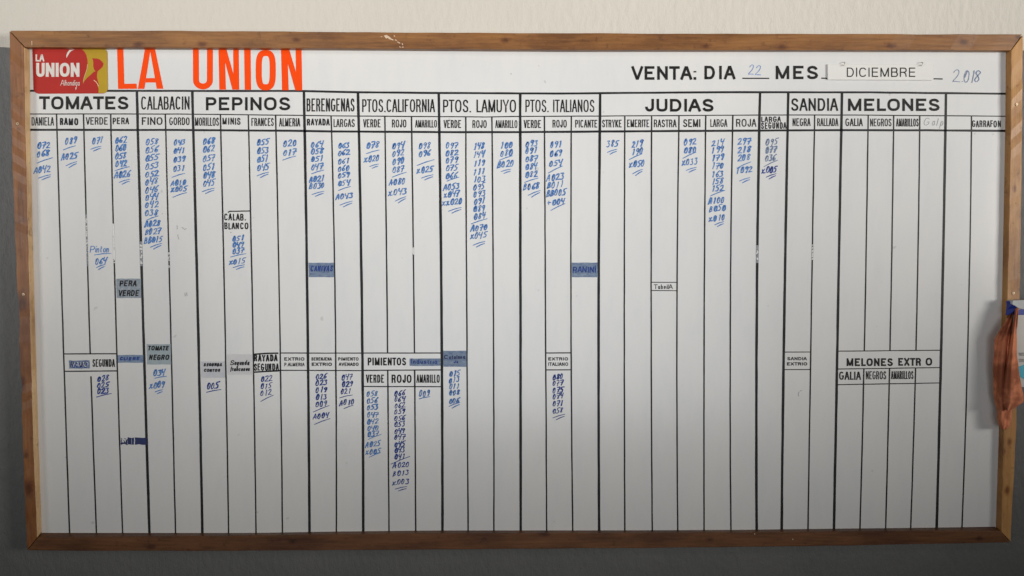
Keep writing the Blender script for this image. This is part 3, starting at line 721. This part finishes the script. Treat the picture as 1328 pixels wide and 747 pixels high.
column('figures under Verde, tomatoes', [('071',119.5,134.5,182)], [(117.7,193.5,131,189.6,1)])
column('figures under Pera', [('062',149.3,165,181.4),('060',149.3,164,192),('058',149.3,164,201.8),('042',149.8,165,212),('A026',148.5,169.5,226.3)], [(149,221.5,168,216,0),(154.5,236.6,168,232.4,1)])
column('figures under Fino', stack(['058','056','055','053','052','048','046','044','042','038'],188.6,206,[183.6,194,204.4,215,225.3,235.5,246,255.3,265.5,275.7],.006)+[('A028',187.8,208,290),('B027',188,209,300),('BB015',187.3,211,310.8)], [(190,285.6,205,280,0),(195,320.7,209.4,315.6,1)])
column('figures under Gordo', stack(['043','041','039','031'],225.5,241,[184,195,206.5,218.4],.02)+[('A010',221.6,242,236.7),('X005',222,242.5,245)], [(223,230,239.5,224.8,0),(224,255.8,242,249.7,0)])
column('figures under Morillos', stack(['068','062','057','051','048','045'],263.4,279,[182.3,193,205.2,216.6,226.8,237]), [(262,248.6,278,244,1)])
column('figures under Calab. Blanco', [('051',301.6,317,308.7),('049',301.6,317,317.2),('037',301.6,317,325.3),('X015',297.3,318.4,338.8)], [(299,333.4,318.7,329,0),(302.4,347,317,343.4,1)])
column('figures under Frances', stack(['055','053','051','045'],333.4,349,[184,195,205.7,216.6]), [(333.4,228,348.2,223.2,1)])
column('figures under Almeria', [('020',367.3,384.6,186),('017',367,384,197.3)], [(366.5,207.7,383.6,202.4,0)])
column('figures under Rayada', stack(['064','058','051','047'],403.4,419.6,[187,196,205.7,216])+[('A021',401.6,421,231.7),('B030',401.6,421.5,240.6)], [(404,225.5,420,220.5,0),(404.7,252.3,420,248,1)])
column('figures under Largas', stack(['063','062','061','060','059','054'],438.3,454,[188.4,198,208.8,218.4,226.8,237])+[('A043',436,458,254)], [(439,247,454.8,241.8,0),(440.8,266,456.8,260.8,1)])
column('figures under Verde, California', [('078',475.3,492,188.3),('X020',472.6,492.6,205.7)], [(475,199.3,492,194.5,0),(479.5,215.9,490.8,212.8,1)])
column('figures under Rojo, California', stack(['094','092','090','087'],508.7,524.8,[188.3,198.5,208.6,219.4])+[('A080',505,526,235.4),('X043',504.2,528,248.5)], [(508.7,229.8,527,223.4,0),(512.7,260.8,526.4,255,1)])
column('figures under Amarillo, California', [('098',543,559.4,189),('096',543,559,198.5),('X025',541,562,219.9)], [(541,214.5,563,207,0),(546.5,231,561.7,226.6,1)])
column('figures under Verde, Lamuyo', stack(['097','082','079','075','066'],578,594.4,[188.3,198,207.3,217.2,227.4])+[('A053',575.5,596,241.8),('X047',576,596,251.5),('XX020',574,600,262)], [(579.5,235,595.3,229.8,0),(581.4,274,598.3,269,1)])
column('figures under Rojo, Lamuyo', stack(['148','144','119','111','103','095','093','091','089','084'],613.5,629,[189.6,199.8,211.3,222.5,232,241.8,251.2,260.6,270.2,280],-.01)+[('A070',610.9,633,295.4),('X045',610,632,305)], [(611.4,290.3,631.7,283.6,0),(613.5,318,629,313,1)])
column('figures under Amarillo, Lamuyo', [('100',648.9,665,187.8),('080',648.9,665,198),('B020',644.8,667,212.6)], [(647.8,207.8,664.4,202,0),(650,222.5,662.5,219.4,1)])
column('figures under Verde, Italianos', stack(['093','091','087','084','082'],681.3,697.6,[185.9,195.2,205.7,215.9,226])+[('B068',679,699.6,241.8)], [(680.4,236.5,697.8,231,0),(685,253.3,700.5,247,1)])
column('figures under Rojo, Italianos', [('091',713.4,729,187.2),('069',713.4,729,199),('054',712.4,730,211.8),('A023',709.4,731.6,229.8),('B011',709.6,731.6,239.4),('BB005',708.6,734.4,249.8),('+004',710,733,261.4)], [(711.2,224.4,729.4,215.3,0),(714.4,272.9,732.6,264,0)])
column('figures under Stryke', [('385',786.6,802,186.2)], [(787.7,197.6,800,193.6,1)])
column('figures under Emerite', [('219',819.5,834,186.2),('190',819.5,834,196.5),('X050',816.5,836.4,212)], [(816,207,832.7,199.5,0),(820.6,225.4,833.3,219.4,1)])
column('figures under Semi', [('092',887,903.6,184),('080',887,903.6,194.4),('X033',884.8,905,209.8)], [(885.7,205.3,902.5,197.4,0),(890,221,903,217,1)])
column('figures under Larga', stack(['214','199','179','170','163','158','152'],923,939.4,[184.7,194.4,204.2,214.5,225.4,234.8,244],.01)+[('A100',919.3,940,260),('B050',920,942,270),('X010',920,941,282.2)], [(921.6,254,940,246.9,0),(927,291.6,938.7,287.4,1)])
column('figures under Roja', stack(['297','218','208'],956.6,974,[183.3,193.6,204.2])+[('T092',955.5,976,220)], [(956,218,973.8,209.8,0),(959,234.8,972.6,230.3,1)])
column('darker figures under Larga Segunda', [('095',993,1009.6,184),('077',993,1008,193.9),('036',992.6,1007,204.8)], [(990.9,216,1008.5,207.7,0)], M_bluegrey)
column('dark blue figures under Larga Segunda', [('X005',988.4,1008,220)], [(993.8,229.8,1006.5,225.2,1)], M_dblue)
# lower part of the board
column('figures under Pinton', [('064',123.4,139,338.4)], [(122.6,330.6,143.6,328.6,0),(125,347,136,343,1)])
ink = Ink(.0005); lay_text(ink, 'Pinton', 116.4, 141, 318.6, 327.6, 1.0, cap='round', jit=.3, slant=.15, gap=.12); ink.mb.build('handwriting', M_blue, board, 'handwritten word Pinton')
column('figures under Segunda, tomatoes', [('028',126.4,142,490.6),('025',126,141.6,498.8),('023',126,141.6,507)], [(125,515,144.5,510.4,0)], M_dblue)
column('figures under Tomate Negro', [('034',198.6,214.6,482.8),('X009',194,214,499)], [(200.6,490.6,216,488,0),(201,508.4,211,505.4,1)])
column('figures under Segunda Cortos', [('005',268,284.4,500)], [(267.9,508.8,286.5,505.2,0)], M_dblue)
column('figures under Rayada Segunda', [('022',338.6,354,491.4),('015',338,353,500.6),('012',338,353,509.2)], [(338,520.8,354.6,512.4,0)], M_dblue, t=1.05)
column('figures under Berenjena Extrio', stack(['026','023','019','013','009'],409.4,424.6,[488,496.4,505.4,514.4,523.6])+[('A004',406.5,427,539)], [(406.5,534.3,426.9,526,0),(407.8,550.4,428,542.9,0)], M_dblue, t=1.05)
column('figures under Pimiento Avenado', [('047',443,458,489.3),('029',443,458,497.9),('021',442,456,507),('A010',440.4,460,521.4)], [(440.4,516,457,512.2,0),(446,530,458,525.7,0)], M_dblue, t=1.05)
column('figures under Verde, Pimientos', stack(['058','056','053','047','042','040','037'],475.5,490.6,[510.3,519.3,528,537.6,546,554.7,562.9],-.02)+[('A025',474.6,494,575.8),('X005',474.6,494,585.7)], [(477.4,570,494.3,563.4,0),(479,593,493.7,587,0)], M_blue, t=1.05)
column('figures under Rojo, Pimientos', stack(['066','064','062','059','056','053','049','047','045','043','041'],511.6,526,[509.7,517.3,525.8,533.6,542,549.7,558.7,566.5,575.8,583.4,591.9])+[('A020',510,532,603),('B013',510,531.4,613.5),('X003',509,531.6,624.8)], [(507,602,531.7,591.9,0),(512.6,634.4,527.5,631,1)], M_dblue, h=7.6, t=1.05)
column('figure under Amarillo, Pimientos', [('009',543.6,558,509.7)], [(543.5,517.3,557.6,514.5,0)])
column('figures under Catalana', [('015',582.6,597,484.4),('013',582.6,596.4,492.6),('011',582.6,596.4,501),('008',582.6,596.4,509),('006',582.6,596.4,519.6)], [(582.3,527,596.4,522,1)], M_blue)
column('figures under Extrio Italiano', stack(['080','077','075','074','071','058'],716.8,731,[488.7,496.7,505.5,513.6,523,532.7]), [(717,542,732.6,537.2,1)], M_dblue, t=1.05)
ink = Ink(.0005); hand(ink, '22', 969.6, 987.6, 90.8, h=13, t=.75, slant=.25, rise=0); ink.mb.build('handwritten_figures', M_blue, board, 'day number 22')
ink = Ink(.0005)
for ch, a, b in (('2',1234.5,1247),('.',1246,1251),('0',1248.6,1259),('1',1257,1266),('8',1261.6,1273.6)): hand(ink, ch, a, b, 99.4, h=15.4, t=1.0, slant=.18, rise=.0)
ink.mb.build('handwritten_figures', M_bluegrey, board, 'year written 2.018')
# stray pen marks and specks
ink = Ink(.0005)
for p in ([(229.6,292.6),(229.8,297)], [(230.6,304.4),(231.4,309.4),(232,310)], [(236,295),(239.4,297.6),(241.6,296.4)], [(1035.8,513.6),(1035.2,510.6),(1036.4,508.4)], [(1037.6,507),(1039.6,506.6)],
          [(239.6,380),(240.4,384)], [(242,379.6),(242.6,383.4)], [(996,396.4),(996.3,396.8)], [(84.8,592.8),(85.4,593.4)], [(718.4,676.4),(718.9,676.6)], [(698.6,85.2),(699,85.6)], [(662.6,95),(663,96.4)], [(210.4,277),(210.8,277.3)], [(298.8,301.6),(300,301.2)]):
    ink.stroke(p, .7, cap='round')
ink.mb.build('stray_marks', M_grey_pen, board, kind='stuff')

# ------------------------------------------------------------------ frame details: screws, scrape
def screw(u, v, r=.0034):
    c0 = P(u, v, FD); mb = MB(); n = 14; rings = ((1, 0), (1, .0009), (.8, .0013), (.45, .0013), (.4, .0004))
    vs = []
    for (k, d) in rings:
        for i in range(n): a = 2*math.pi*i/n; vs.append((c0.x+r*k*math.cos(a), c0.y-d-.0002, c0.z+r*k*math.sin(a)))
    fs = [[j*n+i, j*n+(i+1) % n, (j+1)*n+(i+1) % n, (j+1)*n+i] for j in range(4) for i in range(n)]
    mb.add(vs, fs, 0); mb.add(vs[-n:], [list(range(n))], 1)
    mb.build('screw', [M_screw, M_hole], board)
for u, v in ((1318.4,135.4),(1314.2,380),(30.6,381.6),(23,160.4)): screw(u, v, .0040)
ink = Ink(FD + .0006)
M_bare = ink_mat('bare_wood_chip', (.78, .60, .45), (.62, .42, .28), .7, 300)
ink.poly([(498,46.2),(501,45.2),(504.4,47.2),(507.6,50),(510.4,51.4),(506.6,51),(503.4,49),(500.6,50)]); ink.poly([(493,47.4),(496,47),(495.4,48)])
for p in ([(504,50),(507,50.8),(509.8,51.8)], [(512.6,51.6),(514.4,52.6)], [(515.8,54.4),(518.6,56)], [(521.6,56.6),(522.2,58)], [(518.4,60.4),(519,61.2)], [(521.4,61.2),(523,61)], [(511,46.4),(512,46.8)]): ink.stroke(p, 1.1, cap='round')
for p in ([(41.2,53.4),(41.4,58.4)], [(978.6,692),(978.9,693)], [(1028,699),(1028.4,700)]): ink.stroke(p, .9, cap='round')
ink.mb.build('scrape', M_bare, board, 'pale scrape on the top rail', kind='stuff')

# ------------------------------------------------------------------ hooks and the hanging month plate
def tube(path, r, n=8):
    mb_v = []; fs = []
    for i, p in enumerate(path):
        a = path[max(i-1, 0)]; b = path[min(i+1, len(path)-1)]; d = (b-a).normalized()
        s = d.cross(Vector((1, 0, 0))); s = s.normalized() if s.length > .1 else d.cross(Vector((0, 0, 1))).normalized(); t_ = d.cross(s)
        for k in range(n): an = 2*math.pi*k/n; mb_v.append(p + (s*math.cos(an)+t_*math.sin(an))*r)
    for i in range(len(path)-1):
        for k in range(n): fs.append([i*n+k, i*n+(k+1) % n, (i+1)*n+(k+1) % n, (i+1)*n+k])
    fs.append(list(range(n))); fs.append([(len(path)-1)*n+k for k in range(n)][::-1])
    return mb_v, fs
for (u, v) in ((1092.2, 84.6), (1192.8, 84.8)):
    c0 = P(u, v, 0)
    pth = [c0 + Vector(q) for q in ((.0045,.001,.0085), (.0045,-.005,.0085), (.0042,-.0085,.007), (.0036,-.0088,.002), (.0018,-.0088,-.0015), (-.0012,-.0088,-.0034), (-.004,-.0088,-.0030))]
    vs, fs = tube(pth, .0010); mb = MB(); mb.add(vs, fs); mb.build('hook', M_hook, board, smooth=True)
plate_pts = rrect(1073.4, 83.2, 1209.4, 103.4, (.6, .6, .6, .6)); plate_pts = [(x, y + .004*(x-1073)) for x, y in plate_pts]
plate = empty('month_plate', P(1141, 103.5, .006), 'white plastic plate reading DICIEMBRE hung on two small hooks', 'sign')
slab('plate', plate_pts, .0015, .0050, M_plate, plate, bev=.0014)
ink = Ink(.0053); lay_text(ink, 'DICIEMBRE', 1098.2, 1187.2, 87.6, 99.8, 1.45, gap=.24, cap='round'); ink.mb.build('lettering', M_print, plate)

# ------------------------------------------------------------------ packet with blue band hanging at the right edge
M_card = ink_mat('white_card', (.60, .57, .52), (.54, .51, .46), .5, 20)
M_band = ink_mat('blue_band', (.012, .03, .26), (.02, .05, .36), .5, 60)
M_cyan = mat('cyan_print', (.05, .42, .55), .5)
M_tgrey = mat('grey_print', (.28, .27, .26), .6)
M_clear = ink_mat('pale_flap', (.50, .51, .50), (.42, .43, .44), .45, 40)
D0, D1 = .024, .046
pk = empty('packet', P(1340, 503, .04), 'white card packet with blue band and cyan print hanging beside the frame', 'packet')
def pbox(name, u0, v0, u1, v1, d0, d1, m, bev=.0015, parent=pk):
    a = P(u0, v0, d1); b = P(u1, v1, d1); mb = MB()
    x0, x1, z1, z0 = a.x, b.x, a.z, b.z
    vs = [(x0,-d1,z0),(x1,-d1,z0),(x1,-d1,z1),(x0,-d1,z1),(x0,-d0,z0),(x1,-d0,z0),(x1,-d0,z1),(x0,-d0,z1)]
    mb.add(vs, [[0,1,2,3],[5,4,7,6],[1,5,6,2],[4,0,3,7],[3,2,6,7],[4,5,1,0]]); return mb.build(name, m, parent, bevel=bev)
pbox('box', 1317, 400, 1372, 502, D0, D1, M_card)
pbox('band', 1316.4, 401.2, 1372.6, 408.4, D0-.001, D1+.001, M_band, .0008)
# pale flap folded over the top
mb = MB(); fl = [(1313.4,389.6),(1340,388.6),(1372,389),(1372,401),(1326,401),(1320.6,399.6),(1316,396.2),(1313,395)]
n = len(fl); fr = [P(x, y, D1+.003) for x, y in fl]; bk = [Vector((p.x, -D0, p.z)) for p in fr]
mb.add(fr+bk, [list(range(n))]+[[i, n+i, n+(i+1) % n, (i+1) % n] for i in range(n)]); mb.build('flap', M_clear, pk, bevel=.0008)
# blue tie from the flap down to the cloth
def strip(name, px, m, parent, thick_=.003):
    mb = MB(); n = len(px); fr = [P(x, y, d) for x, y, d in px]; bk = [p + Vector((0, thick_, 0)) for p in fr]
    k = n//2; fs = []
    for i in range(k-1): fs.append([i, i+1, n-2-i, n-1-i]); fs.append([n+i, n+n-1-i, n+n-2-i, n+i+1])
    fs += [[i, n+i, n+(i+1) % n, (i+1) % n] for i in range(n)]
    mb.add(fr+bk, fs); return mb.build(name, m, parent, bevel=.0006)
strip('tie', [(1305.4,390.6,.030),(1306.2,395.4,.031),(1305.6,401,.034),(1304.6,408.8,.036),(1308.8,408.4,.042),(1314.4,404.4,.052),(1320.4,399.4,.053),(1313.2,395.2,.050),(1313.0,392.4,.044),(1313.0,389.8,.038)], M_band, pk)
ink = Ink(D1+.0015); lay_text(ink, 'TRES', 1321.6, 1330, 457.4, 461.4, .75); lay_text(ink, 'TIOS', 1322, 1330.4, 465.4, 469.6, .75); ink.mb.build('lettering', M_tgrey, pk)
mb = MB(); q = [(1321,476),(1330,472),(1366,473),(1366,492),(1330,493),(1322.4,488)]; mb.add([P(x, y, D1+.0009) for x, y in q], [list(range(6))]); mb.build('printed_patch', M_cyan, pk)

# ------------------------------------------------------------------ the rag
M_rag = mat('terracotta_cloth', (.5, .15, .07), .95, .15)
stain = ramp(M_rag, noise(M_rag, 9, (1, 1, 1.2), 4, .6), [(.42, (.34, .28, .28)), (.55, (1, 1, 1))])
base = mix(M_rag, noise(M_rag, 30, detail=4), (.95, .36, .19), (.78, .27, .14))
L(M_rag, mix(M_rag, .75, base, stain, 'MULTIPLY'), bsdf(M_rag).inputs['Base Color'])
bump(M_rag, math_(M_rag, 'ADD', noise(M_rag, 500, detail=3), noise(M_rag, 45, (1, 1, .5), 4)), .9, .004)
def cloth_piece(name, left, right, depth, nv=64, nu=22, parent=None):
    """left/right outlines as tables v -> u; depth(s, t) in metres off the board"""
    v0, v1 = left[0][0], left[-1][0]; mb = MB(); vs = []
    for j in range(nv+1):
        t_ = j/nv; v = v0+(v1-v0)*t_; a, b = interp(left, v), interp(right, v)
        for i in range(nu+1):
            s = i/nu; d = depth(s, t_)
            edge = math.sin(t_*23+s*7)*.25
            vs.append(P(a+(b-a)*s + (edge if i in (0, nu) else 0), v, d))
    fs = [[j*(nu+1)+i, j*(nu+1)+i+1, (j+1)*(nu+1)+i+1, (j+1)*(nu+1)+i] for j in range(nv) for i in range(nu)]
    mb.add(vs, fs); o = mb.build(name, M_rag, parent, smooth=True)
    so = o.modifiers.new('solid', 'SOLIDIFY'); so.thickness = .0022; so.offset = 1
    ss = o.modifiers.new('sub', 'SUBSURF'); ss.levels = 1; ss.render_levels = 1
    return o
rag = empty('cleaning_cloth', P(1304, 557, .05), 'dirty terracotta cloth hanging in folds over the right rail of the frame', 'cloth')
sg = lambda x: 1/(1+math.exp(-x))
# rear fold: the long narrow tail that ends lowest
cloth_piece('rear_fold', [(404,1312),(425,1298),(440,1289.2),(470,1288.2),(510,1288.6),(522,1290.4),(532,1292.8),(542,1292.4),(551,1294.4),(557,1299.5)],
            [(404,1316),(440,1313),(480,1311),(520,1311.6),(535,1312.4),(545,1312),(552,1311),(557,1306.5)],
            lambda s, t_: .030 + .018*math.sin(math.pi*s) * min(1, t_*3+.3) + .006*math.sin(s*11+t_*5) - .010*s*t_, parent=rag)
# front fold: wide triangle in front
cloth_piece('front_fold', [(399,1317.6),(420,1313.6),(450,1308),(480,1303),(505,1298.6),(520,1297.4),(527,1300),(533,1306)],
            [(399,1320.2),(430,1318.6),(460,1319.4),(480,1321.6),(500,1325.2),(515,1328),(522,1327.8),(527,1320),(533,1309)],
            lambda s, t_: .052 + .016*math.sin(math.pi*min(1, s*1.05))*min(1, .35+t_*2.5) - .014*sg((.10-s)*30) + .004*math.sin(s*14+2*t_), parent=rag)
